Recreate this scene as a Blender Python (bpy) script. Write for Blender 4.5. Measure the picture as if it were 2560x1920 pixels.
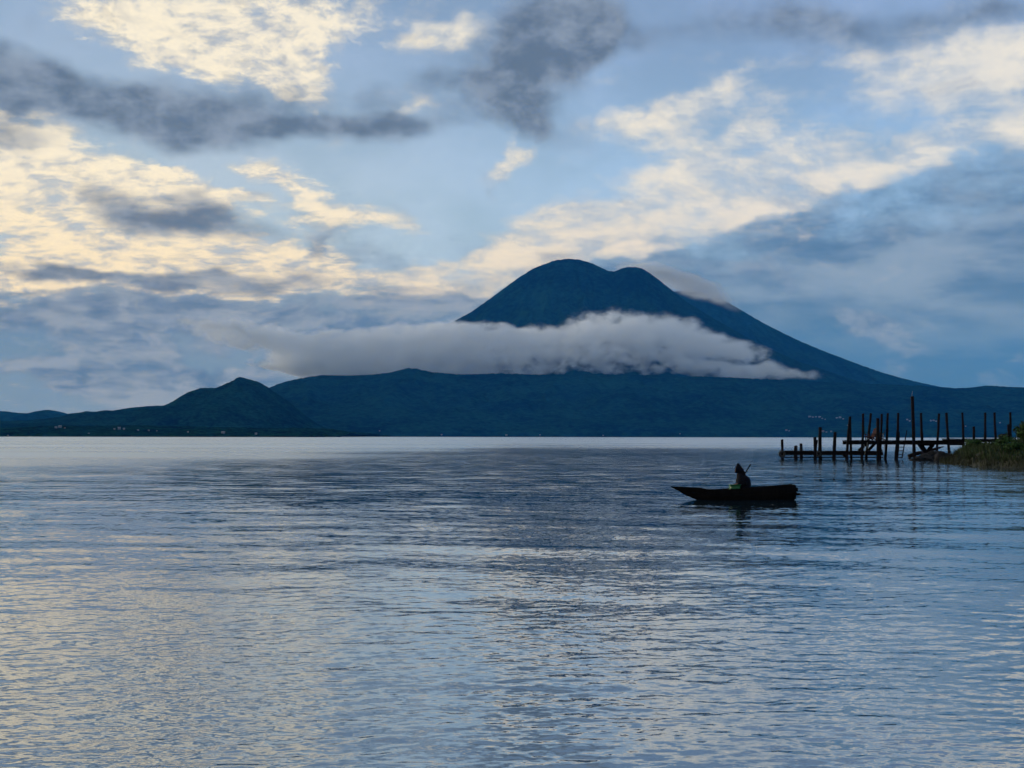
import bpy, bmesh, math, random
import numpy as np
from mathutils import Vector, Matrix, noise as mnoise

for _o in list(bpy.data.objects):
    bpy.data.objects.remove(_o)
scene = bpy.context.scene
COL = scene.collection
R = math.radians

# ------------------------------------------------------------------ camera
F = 3700.0                    # focal length in pixels of the 2560 x 1920 photograph
CAM_H = 2.07
PITCH = math.atan(131.5 / F)
ROLL = R(0.10)
cam_data = bpy.data.cameras.new('camera')
cam_data.sensor_width = 36.0
cam_data.lens = 36.0 * F / 2560.0
cam_data.clip_start = 0.1
cam_data.clip_end = 120000.0
cam = bpy.data.objects.new('camera', cam_data)
COL.objects.link(cam)
CAM_M = (Matrix.Translation((0, 0, CAM_H)) @ Matrix.Rotation(R(90) + PITCH, 4, 'X') @ Matrix.Rotation(ROLL, 4, 'Z'))
cam.matrix_world = CAM_M
scene.camera = cam
scene.render.engine = 'CYCLES'
scene.cycles.use_denoising = True
scene.cycles.denoising_prefilter = 'ACCURATE'
scene.cycles.max_bounces = 12
scene.cycles.use_adaptive_sampling = True
scene.cycles.adaptive_threshold = 0.04
scene.cycles.adaptive_min_samples = 16
scene.cycles.volume_bounces = 8
scene.cycles.volume_max_steps = 512
scene.cycles.caustics_reflective = False
scene.cycles.caustics_refractive = False

# ------------------------------------------------------------------ node helper
class Nodes:
    """Small expression helper for node trees."""
    def __init__(self, tree):
        self.t = tree
    def new(self, kind, **props):
        n = self.t.nodes.new(kind)
        for k, v in props.items():
            setattr(n, k, v)
        return n
    def put(self, sock, v):
        if v is None:
            return
        if hasattr(v, 'is_linked'):
            self.t.links.new(v, sock)
        elif isinstance(v, (tuple, list)) and sock.type == 'RGBA' and len(v) == 3:
            sock.default_value = (*v, 1.0)
        else:
            sock.default_value = v
    def math(self, op, a, b=None, c=None, clamp=False):
        n = self.new('ShaderNodeMath', operation=op, use_clamp=clamp)
        for i, v in enumerate((a, b, c)):
            self.put(n.inputs[i], v)
        return n.outputs[0]
    def add(self, a, b): return self.math('ADD', a, b)
    def sub(self, a, b): return self.math('SUBTRACT', a, b)
    def mul(self, a, b): return self.math('MULTIPLY', a, b)
    def mad(self, a, b, c): return self.math('MULTIPLY_ADD', a, b, c)
    def smooth(self, x, lo, hi, a=0.0, b=1.0):
        n = self.new('ShaderNodeMapRange', interpolation_type='SMOOTHSTEP')
        for i, v in enumerate((x, lo, hi, a, b)):
            self.put(n.inputs[i], v)
        return n.outputs[0]
    def lin(self, x, lo, hi, a=0.0, b=1.0):
        n = self.new('ShaderNodeMapRange', interpolation_type='LINEAR')
        for i, v in enumerate((x, lo, hi, a, b)):
            self.put(n.inputs[i], v)
        return n.outputs[0]
    def xyz(self, x, y, z=0.0):
        n = self.new('ShaderNodeCombineXYZ')
        for i, v in enumerate((x, y, z)):
            self.put(n.inputs[i], v)
        return n.outputs[0]
    def sep(self, v):
        n = self.new('ShaderNodeSeparateXYZ')
        self.put(n.inputs[0], v)
        return n.outputs
    def vmath(self, op, a, b=None, c=None):
        n = self.new('ShaderNodeVectorMath', operation=op)
        self.put(n.inputs[0], a)
        if op == 'SCALE':
            self.put(n.inputs[3], b)
        else:
            if b is not None: self.put(n.inputs[1], b)
            if c is not None: self.put(n.inputs[2], c)
        return n.outputs['Value'] if op in ('LENGTH', 'DOT_PRODUCT', 'DISTANCE') else n.outputs[0]
    def mapping(self, v, loc=(0, 0, 0), rot=(0, 0, 0), scale=(1, 1, 1), kind='POINT'):
        n = self.new('ShaderNodeMapping', vector_type=kind)
        self.put(n.inputs[0], v)
        n.inputs[1].default_value = loc
        n.inputs[2].default_value = rot
        n.inputs[3].default_value = scale
        return n.outputs[0]
    def noise(self, v, scale=1.0, detail=4.0, rough=0.5, dist=0.0, lac=2.0, dims='3D', color=False):
        n = self.new('ShaderNodeTexNoise', noise_dimensions=dims)
        self.put(n.inputs['Vector'], v)
        self.put(n.inputs['Scale'], scale)
        n.inputs['Detail'].default_value = detail
        n.inputs['Roughness'].default_value = rough
        n.inputs['Lacunarity'].default_value = lac
        n.inputs['Distortion'].default_value = dist
        return n.outputs['Color' if color else 'Fac']
    def mix(self, f, a, b):
        n = self.new('ShaderNodeMix', data_type='RGBA')
        self.put(n.inputs[0], f)
        self.put(n.inputs[6], a)
        self.put(n.inputs[7], b)
        return n.outputs[2]
    def turned(self, v, rot):
        key = (v.node.name, v.identifier, rot)
        c = self.__dict__.setdefault('_turned', {})
        if rot == 0:
            return v
        if key not in c:
            c[key] = self.mapping(v, rot=(0, 0, R(-rot)))
        return c[key]
    def blob(self, v, u0, v0, ru, rv, rot=0.0):
        """soft ellipse; rotations are bucketed so that few coordinate frames are shared by all"""
        rot = min((-50, -30, -18, -10, -5, 0, 5, 10, 15, 30), key=lambda a: abs(a - rot))
        w = self.turned(v, rot)
        c, s_ = math.cos(R(-rot)), math.sin(R(-rot))
        cu, cv = c * u0 - s_ * v0, s_ * u0 + c * v0
        m = self.vmath('MULTIPLY_ADD', w, (1 / ru, 1 / rv, 0), (-cu / ru, -cv / rv, 0))
        g = self.new('ShaderNodeTexGradient', gradient_type='SPHERICAL')
        self.put(g.inputs[0], m)
        return g.outputs['Fac']
    def blobs(self, v, items, base=0.0):
        acc = base
        for it in items:
            acc = self.mad(self.blob(v, *it[:5]), it[5], acc)
        return acc

def srgb(r, g, b):
    f = lambda c: c / 12.92 if c <= 0.04045 else ((c + 0.055) / 1.055) ** 2.4
    return (f(r / 255), f(g / 255), f(b / 255))

# ------------------------------------------------------------------ sky
SUN_AZ, SUN_EL = R(-52), R(7)         # low, beyond the left edge of the picture, behind cloud
world = bpy.data.worlds.new('World')
scene.world = world
world.use_nodes = True
world.cycles.sampling_method = 'MANUAL'
world.cycles.sample_map_resolution = 256
wt = world.node_tree
wt.nodes.clear()
n = Nodes(wt)
out = n.new('ShaderNodeOutputWorld')
sky = n.new('ShaderNodeTexSky', sky_type='NISHITA')
sky.sun_disc = False
sky.sun_elevation = SUN_EL
sky.sun_rotation = SUN_AZ
sky.altitude = 1560
sky.air_density = 1.0
sky.dust_density = 0.6
sky.ozone_density = 2.0
D = n.new('ShaderNodeTexCoord').outputs['Generated']
dx, dy, dz = n.sep(D)
az = n.math('ARCTAN2', dx, dy)
el = n.math('ARCSINE', dz)
# U, V: angle on the sky dome, 3.7 units per radian, V growing downwards from the zenith
U = n.mad(az, 3.7, 1.28)
V = n.mad(el, -3.7, 1.091)
UV = n.xyz(U, V, 0.0)
# perspective of a flat cloud deck: features shrink towards the horizon
deck = n.xyz(U, n.mul(n.math('LOGARITHM', n.math('MAXIMUM', n.add(el, 0.10), 0.03), 2.718), 1.6), 0.0)
sk = dict(dims='2D')
warp = n.vmath('SUBTRACT', n.noise(deck, 1.9, 4, 0.56, color=True, **sk), (0.5, 0.5, 0.5))
UVw = n.vmath('MULTIPLY_ADD', warp, (0.42, 0.20, 0.0), UV)
UVs = n.vmath('MULTIPLY_ADD', warp, (0.20, 0.06, 0.0), UV)
deckw = n.vmath('MULTIPLY_ADD', warp, (0.12, 0.14, 0.0), deck)
n_big = n.noise(deckw, 4.2, 7, 0.62, **sk)
n_puff = n.noise(n.mapping(deckw, rot=(0, 0, R(-10)), scale=(1.0, 1.9, 1.0)), 15.0, 5, 0.62, **sk)
n_g = n.noise(deckw, 3.1, 5, 0.48, **sk)
n_g2 = n.noise(n.vmath('MULTIPLY', deckw, (1.0, 1.3, 1.0)), 8.0, 6, 0.60, **sk)
# drawn-out streaks take over from the puffs towards the right
n_str = n.noise(n.mapping(UVs, rot=(0, 0, R(9)), scale=(1.0, 3.6, 1.0)), 3.4, 5, 0.55, **sk)
puffy = n.smooth(U, 1.25, 0.75, 0.12, 0.85)
tex = n.mad(puffy, n.sub(n_puff, n_str), n_str)
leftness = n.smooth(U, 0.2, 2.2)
above = n.smooth(V, 0.0, -0.5)          # unseen overhead cloud goes on, cream and grey cover weighted for the water's reflection

# --- thin high veil over the clear blue
cir_a = n.mad(n.smooth(n_g, 0.3, 0.75), 0.35, n.smooth(V, -0.6, 0.7, 0.42, 0.72))
cir_c = n.mix(leftness, n.mix(n.smooth(V, 0.0, 0.65), srgb(160, 184, 216), srgb(190, 208, 224)), n.mix(n.smooth(V, 0.0, 0.5), srgb(150, 178, 222), srgb(156, 194, 236)))

# --- lit altocumulus, cream where the low sun reaches it
WARM = [(0.18, 0.0, .70, .16, 6, .72), (0.42, 0.12, .52, .11, 16, .62), (0.76, 0.11, .42, .16, -6, 1.0), (0.72, .19, .14, .13, 0, .7), (.45, .19, .4, .07, 14, .6),
        (1.13, .11, .15, .07, -30, .9), (1.05, .275, .22, .04, -8, .8), (1.55, .21, .2, .04, -10, .6),
        (-.02, .37, .24, .12, 14, 1.0), (0.10, .46, .52, .12, 10, 1.2), (0.20, .60, .80, .14, 4, 1.25), (0.12, .72, .76, .08, 0, 1.1), (.42, .50, .40, .07, 9, .8), (.52, .66, .44, .07, 0, .8),
        (0.67, .45, .19, .045, 8, 1.15), (0.88, .525, .34, .05, 5, 1.1), (1.28, .44, .18, .045, -20, 1.2), (.37, .45, .07, .03, 0, .8), (.56, .51, .09, .03, 0, .8), (1.26, .39, .08, .05, -60, .7),
        (1.72, .29, .36, .07, -18, 1.2), (1.80, .36, .32, .07, -14, .7), (1.92, .43, .50, .12, -10, .85), (2.45, .20, .50, .16, 8, 1.2), (2.2, .455, 1.0, .07, -8, 1.2), (2.3, .34, .9, .22, -6, .45),
        (1.42, .60, .85, .12, -14, 1.2), (1.02, .675, .62, .055, -6, 1.1), (1.86, -.01, .26, .07, 4, 1.0), (1.72, .53, .55, .09, -14, 1.0), (1.9, .60, .7, .06, -4, .5)]
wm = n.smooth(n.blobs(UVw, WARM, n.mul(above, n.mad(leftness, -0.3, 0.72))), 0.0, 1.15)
n_mix = n.mad(tex, n.mad(puffy, 0.28, 0.50), n.mul(n_big, n.mad(puffy, -0.24, 0.55)))
warm_raw = n.add(n.mul(wm, 0.86), n.mad(n_mix, 2.2, -1.47))
warm_a = n.smooth(warm_raw, -0.05, n.mad(puffy, -0.45, 1.0), 0.0, 0.97)
lit = n.smooth(n.mad(tex, 0.46, n.mad(n_big, 0.26, n.mul(n_g2, 0.30))), 0.37, 0.58)
cream = n.mix(leftness, srgb(255, 245, 222), srgb(238, 234, 226))
cream = n.mix(n.smooth(V, 0.35, 0.75, 0.0, 0.8), cream, n.mix(leftness, srgb(255, 236, 198), srgb(224, 215, 210)))
shade = n.mix(leftness, srgb(190, 194, 200), srgb(168, 184, 206))
shade = n.mix(n.smooth(V, 0.5, 0.8, 0.0, 0.7), shade, srgb(160, 168, 182))
warm_c = n.mix(lit, shade, cream)
# thin sheet of the same cloud between the puffs
sheet_a = n.smooth(n.add(n.mul(wm, 0.75), n.mad(n_g2, 1.2, n.mad(n_big, 0.7, -1.05))), 0.0, 1.0, 0.0, 0.85)
sheet_c = n.mix(n.smooth(n_g2, 0.35, 0.68), n.mix(leftness, srgb(184, 195, 206), srgb(164, 187, 212)), n.mix(leftness, srgb(236, 222, 192), srgb(212, 214, 216)))

# --- grey unlit stratocumulus
GREY = [(0.50, 0.315, .80, .11, 0, 1.35), (0.08, .255, .42, .085, 10, 1.0), (.85, .335, .36, .05, 0, .65), (1.31, .17, .29, .23, -10, 1.3), (1.42, .07, .26, .14, 0, .8), (1.37, .32, .20, .12, 30, 1.0), (1.08, .235, .22, .04, -10, .5),
        (1.85, .10, .85, .07, 0, .55), (2.42, .085, .5, .07, -5, .6), (2.0, .16, .7, .08, 5, .4), (.42, .555, .44, .07, 10, 1.25), (.81, .605, .12, .07, -50, .95), (0.0, .395, .18, .045, 10, .8), (.22, .695, .5, .03, 5, .9), (.62, .71, .55, .04, 0, .9), (1.35, .675, .6, .035, -5, .5), (.1, .75, .3, .02, 0, .6)]
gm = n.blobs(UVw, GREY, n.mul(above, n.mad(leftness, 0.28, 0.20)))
grey_a = n.smooth(n.add(gm, n.mad(n_g, 1.5, -0.98)), -0.06, 0.85, 0.0, 0.92)
grey_c = n.mix(n.smooth(n.mad(n_g2, 0.7, n.mul(n_big, 0.3)), 0.36, 0.66), srgb(94, 112, 134), srgb(136, 151, 172))

# --- blue rain veil low on the right, soft grey banks low on the left
veil_edge = n.add(n.sub(V, n.mad(n.math('MINIMUM', n.math('MAXIMUM', n.sub(U, 1.2), 0.0), 1.5), -0.17, 0.69)), n.mul(n.sub(n_big, 0.5), 0.42))
veil_a = n.smooth(veil_edge, -0.14, 0.10, 0.0, 0.94)
streak = n.noise(n.mapping(UVs, rot=(0, 0, R(7)), scale=(1.0, 3.6, 1.0)), 2.3, 5, 0.55, **sk)
veil_r = n.mix(n.smooth(streak, 0.34, 0.70), srgb(84, 119, 157), srgb(138, 160, 187))
veil_l = n.mix(n.smooth(streak, 0.34, 0.68), srgb(100, 126, 158), srgb(154, 167, 186))
veil_c = n.mix(n.smooth(U, 0.7, 1.7), veil_l, veil_r)
veil_c = n.mix(n.smooth(V, 0.68, 0.95, 0.0, 0.85), veil_c, n.mix(n.smooth(U, 0.3, 1.7), srgb(112, 138, 166), srgb(62, 112, 160)))
LOW = [(.36, .85, .30, .17, 0, .9), (.12, .935, .55, .05, 0, .9), (.66, .80, .46, .08, 10, .9), (.95, .84, .46, .12, -5, .9), (.58, .96, .44, .05, -5, 1.0), (2.18, .825, .24, .07, 5, .85), (.05, .80, .4, .05, 0, .8), (1.05, .72, .4, .05, -5, .6), (1.75, .70, .5, .05, 5, .5)]
lm = n.blobs(UVw, LOW)
n_bil = n.noise(n.vmath('MULTIPLY', UVw, (1.0, 1.8, 1.0)), 7.0, 5, 0.52, **sk)
low_a = n.smooth(n.add(lm, n.mad(n_bil, 1.5, -0.90)), 0.0, 0.62, 0.0, 0.85)
low_c = n.mix(n.smooth(n.mad(n_bil, 0.6, n.mul(n_g2, 0.4)), 0.36, 0.62), n.mix(leftness, srgb(88, 111, 142), srgb(88, 120, 158)), n.mix(leftness, srgb(150, 161, 178), srgb(136, 155, 182)))

CLOUD_LIGHT = 0.97
bg_sky = n.new('ShaderNodeBackground')
n.put(bg_sky.inputs[0], sky.outputs[0])
bg_sky.inputs[1].default_value = 0.11
def layer(below, col, a):
    b = n.new('ShaderNodeBackground')
    n.put(b.inputs[0], col)
    b.inputs[1].default_value = CLOUD_LIGHT
    m = n.new('ShaderNodeMixShader')
    n.put(m.inputs[0], a)
    n.put(m.inputs[1], below)
    n.put(m.inputs[2], b.outputs[0])
    return m.outputs[0]
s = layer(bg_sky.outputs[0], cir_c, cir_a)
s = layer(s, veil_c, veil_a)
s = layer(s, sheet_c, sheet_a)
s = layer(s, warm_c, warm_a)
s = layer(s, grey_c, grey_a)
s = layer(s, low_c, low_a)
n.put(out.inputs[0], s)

# ------------------------------------------------------------------ sun (low, veiled by cloud) and exposure
sun_data = bpy.data.lights.new('sun', 'SUN')
sun_data.energy = 1.5
sun_data.angle = R(12)
sun_data.color = (1.0, 0.93, 0.84)
sun = bpy.data.objects.new('sun', sun_data)
COL.objects.link(sun)
_sd = Vector((math.sin(SUN_AZ) * math.cos(SUN_EL), math.cos(SUN_AZ) * math.cos(SUN_EL), math.sin(SUN_EL)))
sun.rotation_euler = (-_sd).to_track_quat('-Z', 'Y').to_euler()
vs = scene.view_settings
scene.display_settings.display_device = 'sRGB'
vs.view_transform = 'Standard'
vs.look = 'None'
vs.exposure = 0.0
vs.gamma = 1.0
vs.use_curve_mapping = False

# ------------------------------------------------------------------ helpers
def ray(px, py):
    """world direction through a pixel of the 2560 x 1920 photograph"""
    return (CAM_M.to_3x3() @ Vector(((px - 1280.0) / F, (960.0 - py) / F, -1.0))).normalized()
def at(px, py, y):
    d = ray(px, py)
    return Vector((0, 0, CAM_H)) + d * (y / d.y)
def on_water(px, py):
    d = ray(px, py)
    return Vector((0, 0, CAM_H)) + d * (-CAM_H / d.z)

_rng = np.random.default_rng(7)
_PERM = _rng.permutation(1024)
_GX, _GY = np.cos(np.linspace(0, 2 * np.pi, 1024, endpoint=False)), np.sin(np.linspace(0, 2 * np.pi, 1024, endpoint=False))
def perlin(x, y, seed=0):
    xi = np.floor(x).astype(np.int64); yi = np.floor(y).astype(np.int64)
    xf = x - xi; yf = y - yi
    u = xf * xf * xf * (xf * (xf * 6 - 15) + 10); v = yf * yf * yf * (yf * (yf * 6 - 15) + 10)
    def g(ix, iy, fx, fy):
        h = _PERM[(_PERM[(ix + seed * 57) % 1024] + iy) % 1024]
        return _GX[h] * fx + _GY[h] * fy
    a = g(xi, yi, xf, yf); b = g(xi + 1, yi, xf - 1, yf)
    c = g(xi, yi + 1, xf, yf - 1); d = g(xi + 1, yi + 1, xf - 1, yf - 1)
    return (a + (b - a) * u) * (1 - v) + (c + (d - c) * u) * v
def fbm(x, y, octaves=5, rough=0.5, seed=0):
    s = 0; a = 1.0
    for k in range(octaves):
        s = s + a * perlin(x * 2 ** k + 13.7 * k, y * 2 ** k - 7.1 * k, seed + k)
        a *= rough
    return s
def sstep(x, a, b):
    t = np.clip((x - a) / (b - a), 0, 1)
    return t * t * (3 - 2 * t)

def tag(o, label=None, category=None, group=None, kind=None):
    for k, v in (('label', label), ('category', category), ('group', group), ('kind', kind)):
        if v:
            o[k] = v
    return o
def mesh_np(name, co, quads, mat=None, parent=None, smooth=True):
    me = bpy.data.meshes.new(name)
    me.vertices.add(len(co)); me.vertices.foreach_set('co', np.asarray(co, np.float32).ravel())
    q = np.asarray(quads, np.int32)
    me.loops.add(q.size); me.loops.foreach_set('vertex_index', q.ravel())
    me.polygons.add(len(q)); me.polygons.foreach_set('loop_start', np.arange(0, q.size, q.shape[1], dtype=np.int32))
    me.polygons.foreach_set('loop_total', np.full(len(q), q.shape[1], np.int32))
    me.update(calc_edges=True)
    me.validate()
    if smooth:
        me.polygons.foreach_set('use_smooth', np.ones(len(q), bool))
    if mat:
        me.materials.append(mat)
    o = bpy.data.objects.new(name, me)
    COL.objects.link(o)
    o.parent = parent
    return o
def grid_quads(ny, nx, wrap=False):
    i = np.arange(ny - 1)[:, None]; j = np.arange(nx if wrap else nx - 1)[None, :]
    j2 = (j + 1) % nx
    return np.stack([i * nx + j, i * nx + j2, (i + 1) * nx + j2, (i + 1) * nx + j], -1).reshape(-1, 4)

def material(name):
    m = bpy.data.materials.new(name)
    m.use_nodes = True
    m.node_tree.nodes.clear()
    nn = Nodes(m.node_tree)
    o = nn.new('ShaderNodeOutputMaterial')
    return m, nn, o
def principled(nn, o, color, rough=0.8, spec=0.3, normal=None, metallic=0.0, ior=1.45):
    p = nn.new('ShaderNodeBsdfPrincipled')
    nn.put(p.inputs['Base Color'], color)
    nn.put(p.inputs['Roughness'], rough)
    nn.put(p.inputs['Specular IOR Level'], spec)
    nn.put(p.inputs['Metallic'], metallic)
    nn.put(p.inputs['IOR'], ior)
    if normal is not None:
        nn.put(p.inputs['Normal'], normal)
    nn.put(o.inputs['Surface'], p.outputs[0])
    return p
def bump(nn, h, strength=0.5, distance=0.02):
    b = nn.new('ShaderNodeBump')
    b.inputs['Strength'].default_value = strength
    b.inputs['Distance'].default_value = distance
    nn.put(b.inputs['Height'], h)
    return b.outputs[0]

# ------------------------------------------------------------------ mountains
def forest_material(name, dark, light, scale):
    m, nn, o = material(name)
    pos = nn.new('ShaderNodeNewGeometry').outputs['Position']
    a = nn.noise(pos, scale, 6, 0.65)
    b = nn.noise(pos, scale * 0.12, 4, 0.55)
    f = nn.smooth(nn.mad(a, 0.6, nn.mul(b, 0.4)), 0.36, 0.64)
    principled(nn, o, nn.mix(f, dark, light), 1.0, 0.0)
    return m
M_FOREST = forest_material('forest', (0.0005, 0.003, 0.004), (0.009, 0.042, 0.032), 0.02)
M_FOREST_NEAR = forest_material('forest_near', (0.0005, 0.003, 0.004), (0.010, 0.046, 0.034), 0.05)

def mountain(name, prof, d0, front, back, cell, mat, label, power=1.15, rough=1.0, tree=7.0, seed=1, apron=0.0, wob=1.0):
    """terrain ridge: prof is the crest line (photo pixels) at distance d0; slopes run down to the water at
    'front' and to low ground at 'back'"""
    prof = np.array(prof, float)
    pts = np.array([at(px, py, d0) for px, py in prof])
    x0, x1 = pts[0, 0], pts[-1, 0]
    nx = int((x1 - x0) / cell) + 1
    xs = np.linspace(x0, x1, nx)
    ya = np.concatenate([np.linspace(front - 60, front + 0.15 * (d0 - front), 40, endpoint=False), np.linspace(front + 0.15 * (d0 - front), back, int((back - front) / (cell * 1.7)))])
    X, Y = np.meshgrid(xs, ya)
    # true perspective: a point in front of the crest sees the crest column that lies behind it
    w = fbm(X / 900, Y / 900, 4, 0.5, seed) * 130 * wob * np.clip(np.abs(Y - d0) / 900, 0, 1)
    Z0 = np.interp(X + w, pts[:, 0], pts[:, 2])
    k = np.array([1, 4, 6, 4, 1]) / 16.0
    t = np.clip((Y - front) / (d0 - front), 0, 1)
    s_front = np.where(t < 1, t, 1) ** power
    tb = np.clip((Y - d0) / (back - d0), 0, 1)
    s = np.where(Y <= d0, s_front, 1 - sstep(tb, 0, 1) * 0.97)
    gul = np.abs(fbm(X / 420 + 0.2 * perlin(X / 300, Y / 300, seed + 3), Y / 1500, 4, 0.55, seed + 11))
    depth = np.clip(4 * t * (1 - t), 0, 1) * np.where(Y <= d0, 1, 0.4)
    H = Z0 * s * (1 - 0.28 * rough * depth * gul)
    H += depth * 30 * rough * fbm(X / 500, Y / 500, 5, 0.55, seed + 5)
    H += apron * sstep(t, 0, 0.04)
    land = sstep(t, 0.0, 0.03)
    fine = perlin(X / 26, Y / 26, seed + 20) * 0.9 + np.abs(perlin(X / 14, Y / 14, seed + 21)) * 1.3
    H += land * tree * fine
    H = np.where(Y < front, -4.0 + (Y - front) * 0.02, H)
    co = np.stack([X, Y, H], -1).reshape(-1, 3)
    o = mesh_np(name, co, grid_quads(len(ya), nx), mat)
    tag(o, label, 'mountain' if 'volcano' in name else 'hill', kind='structure')
    return o

mountain('volcano', [(560, 1085), (700, 1020), (800, 968), (900, 915), (1000, 866), (1065, 833), (1120, 812), (1180, 779), (1240, 736), (1290, 699), (1330, 673), (1362, 660), (1392, 650),
                     (1420, 647), (1450, 649), (1478, 658), (1505, 670), (1522, 678), (1537, 679), (1552, 672), (1568, 668), (1590, 668), (1606, 671), (1625, 683), (1650, 702), (1680, 726), (1720, 757), (1790, 800),
                     (1900, 862), (2000, 905), (2150, 955), (2350, 1010), (2600, 1075)],
         13000, 9700, 16500, 13, M_FOREST, 'twin-peaked dark blue volcano rising above the lake and the cloud belt', 1.2, 1.0, 7, 3)
mountain('volcano', [(1200, 1060), (1400, 900), (1560, 790), (1660, 733), (1700, 727), (1735, 727), (1770, 735), (1800, 746), (1832, 763), (1868, 784), (1900, 803), (1950, 829), (2000, 853), (2050, 874), (2100, 893), (2150, 912),
                     (2200, 930), (2250, 944), (2300, 957), (2350, 967), (2390, 972), (2440, 978), (2560, 1010), (2800, 1060)],
         17000, 13500, 21000, 20, M_FOREST, 'farther volcano shoulder with long even slope running down to the right', 1.15, 0.7, 9, 9)
mountain('foothill', [(560, 1060), (620, 1000), (674, 972), (700, 962), (723, 955), (760, 948), (805, 941), (860, 943), (930, 940), (980, 934), (1015, 924), (1040, 925), (1080, 934), (1150, 940), (1250, 937), (1350, 940), (1500, 939), (1650, 942), (1800, 946),
                      (1950, 953), (2100, 960), (2200, 964), (2300, 968), (2390, 974), (2425, 973), (2470, 967), (2510, 970), (2560, 972), (2640, 966), (2800, 972), (3000, 990), (3300, 1020)],
         10600, 8300, 12600, 11, M_FOREST, 'long dark forested foothill along the far shore below the cloud belt', 0.9, 1.0, 7, 17, 8)
mountain('hill', [(-700, 1050), (-400, 1030), (-150, 1036), (0, 1028), (40, 1033), (75, 1034), (100, 1027), (117, 1025), (132, 1028), (149, 1036), (194, 1043), (260, 1058), (360, 1080), (420, 1092)],
         12500, 9500, 15000, 14, M_FOREST, 'low far hill at the left edge of the lake', 1.0, 0.8, 6, 27)
mountain('hill', [(-200, 1075), (-60, 1066), (60, 1058), (130, 1050), (194, 1044), (226, 1040), (271, 1037), (298, 1028), (325, 1023), (384, 1018), (425, 1018), (480, 1022), (560, 1040), (680, 1070), (760, 1088)],
         8000, 5600, 9600, 9, M_FOREST_NEAR, 'low wooded ridge joining the pointed hill from the left', 1.0, 0.9, 5, 33, 6)
mountain('hill', [(330, 1090), (385, 1060), (415, 1030), (434, 1008), (452, 992), (475, 979), (502, 971), (525, 970), (542, 970), (560, 962), (583, 952), (592, 945), (599, 943), (612, 946), (626, 950), (642, 955), (655, 963), (669, 973), (688, 985), (705, 996), (725, 1013), (745, 1032), (790, 1062), (850, 1088)],
         7200, 6200, 8600, 8, M_FOREST_NEAR, 'dark rounded hill with a small pointed top rising from the left shore', 0.62, 0.8, 5, 41)
mountain('hill', [(-600, 1050), (-300, 1064), (-100, 1076), (0, 1080), (90, 1074), (158, 1068), (230, 1070), (330, 1066), (430, 1068), (560, 1072), (700, 1074), (820, 1080), (900, 1089)],
         4400, 3300, 5600, 6, M_FOREST_NEAR, 'low dark wooded point along the left shore of the lake', 0.7, 0.8, 4, 49, 2)

# ------------------------------------------------------------------ water
def fft_tile(N, L, lmin, lmax, slope, wind, spread, seed):
    rg = np.random.default_rng(seed)
    kx = np.fft.fftfreq(N, L / N) * 2 * np.pi
    KX, KY = np.meshgrid(kx, kx)
    K = np.hypot(KX, KY); K[0, 0] = 1
    lam = 2 * np.pi / K
    amp = K ** -2.0 * sstep(lam, lmin * 0.7, lmin * 1.3) * (1 - sstep(lam, lmax * 0.7, lmax * 1.3))
    ang = np.arctan2(KY, KX) - wind
    amp = amp * (spread + (1 - spread) * np.cos(ang) ** 2)
    amp[0, 0] = 0
    h = np.fft.ifft2(amp * (rg.normal(size=(N, N)) + 1j * rg.normal(size=(N, N)))).real
    gx = (np.roll(h, -1, 1) - np.roll(h, 1, 1)) / (2 * L / N)
    gy = (np.roll(h, -1, 0) - np.roll(h, 1, 0)) / (2 * L / N)
    return h * (slope / math.sqrt((gx ** 2 + gy ** 2).mean()))
def tile_at(h, L, x, y, rot):
    N = h.shape[0]
    c, s = math.cos(rot), math.sin(rot)
    u = (x * c - y * s) / L * N; v = (x * s + y * c) / L * N
    ui = np.floor(u).astype(np.int64); vi = np.floor(v).astype(np.int64)
    fu = u - ui; fv = v - vi
    g = lambda a, b: h[b % N, a % N]
    return (g(ui, vi) * (1 - fu) + g(ui + 1, vi) * fu) * (1 - fv) + (g(ui, vi + 1) * (1 - fu) + g(ui + 1, vi + 1) * fu) * fv

AZ_FINE = R(27)
dep = np.concatenate([np.radians(np.linspace(60, 17, 12, endpoint=False)), np.radians(np.linspace(17, 0.25, 700, endpoint=False)), np.radians(np.linspace(0.25, 0.006, 24))])
rad = CAM_H / np.tan(dep)
azs = np.concatenate([np.linspace(-AZ_FINE, AZ_FINE, 950), np.linspace(AZ_FINE, 2 * math.pi - AZ_FINE, 92)[1:-1]])
RR, AA = np.meshgrid(rad, azs, indexing='ij')
WX, WY = RR * np.sin(AA), RR * np.cos(AA)
drow = np.gradient(rad)[:, None]
wind_patch = fbm(WX / 26 + 3, WY / 60, 4, 0.55, 61)              # ruffled and slick patches
ruff = 0.75 + 0.75 * np.clip(wind_patch + 0.1, -0.6, 0.9)
tA, tB, tC = fft_tile(512, 38.0, 0.45, 7.0, 0.013, R(75), 0.25, 5), fft_tile(512, 9.0, 0.09, 0.65, 0.042, R(95), 0.35, 6), fft_tile(256, 130.0, 3.0, 26.0, 0.005, R(70), 0.15, 8)
WZ = tile_at(tC, 130.0, WX, WY, 0.4)
WZ += tile_at(tA, 38.0, WX, WY, 0.1) * (1 - sstep(drow, 0.15, 0.9))
WZ += tile_at(tB, 9.0, WX, WY, -0.2) * ruff * (1 - sstep(drow, 0.05, 0.22))
WZ *= (1 - sstep(RR, 250, 700)) * (1 - sstep(np.abs(((AA + math.pi) % (2 * math.pi)) - math.pi), AZ_FINE * 0.93, AZ_FINE))
wco = np.stack([WX, WY, WZ], -1).reshape(-1, 3)
wq = grid_quads(len(rad), len(azs), True)
hub = np.arange(len(azs))

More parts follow.
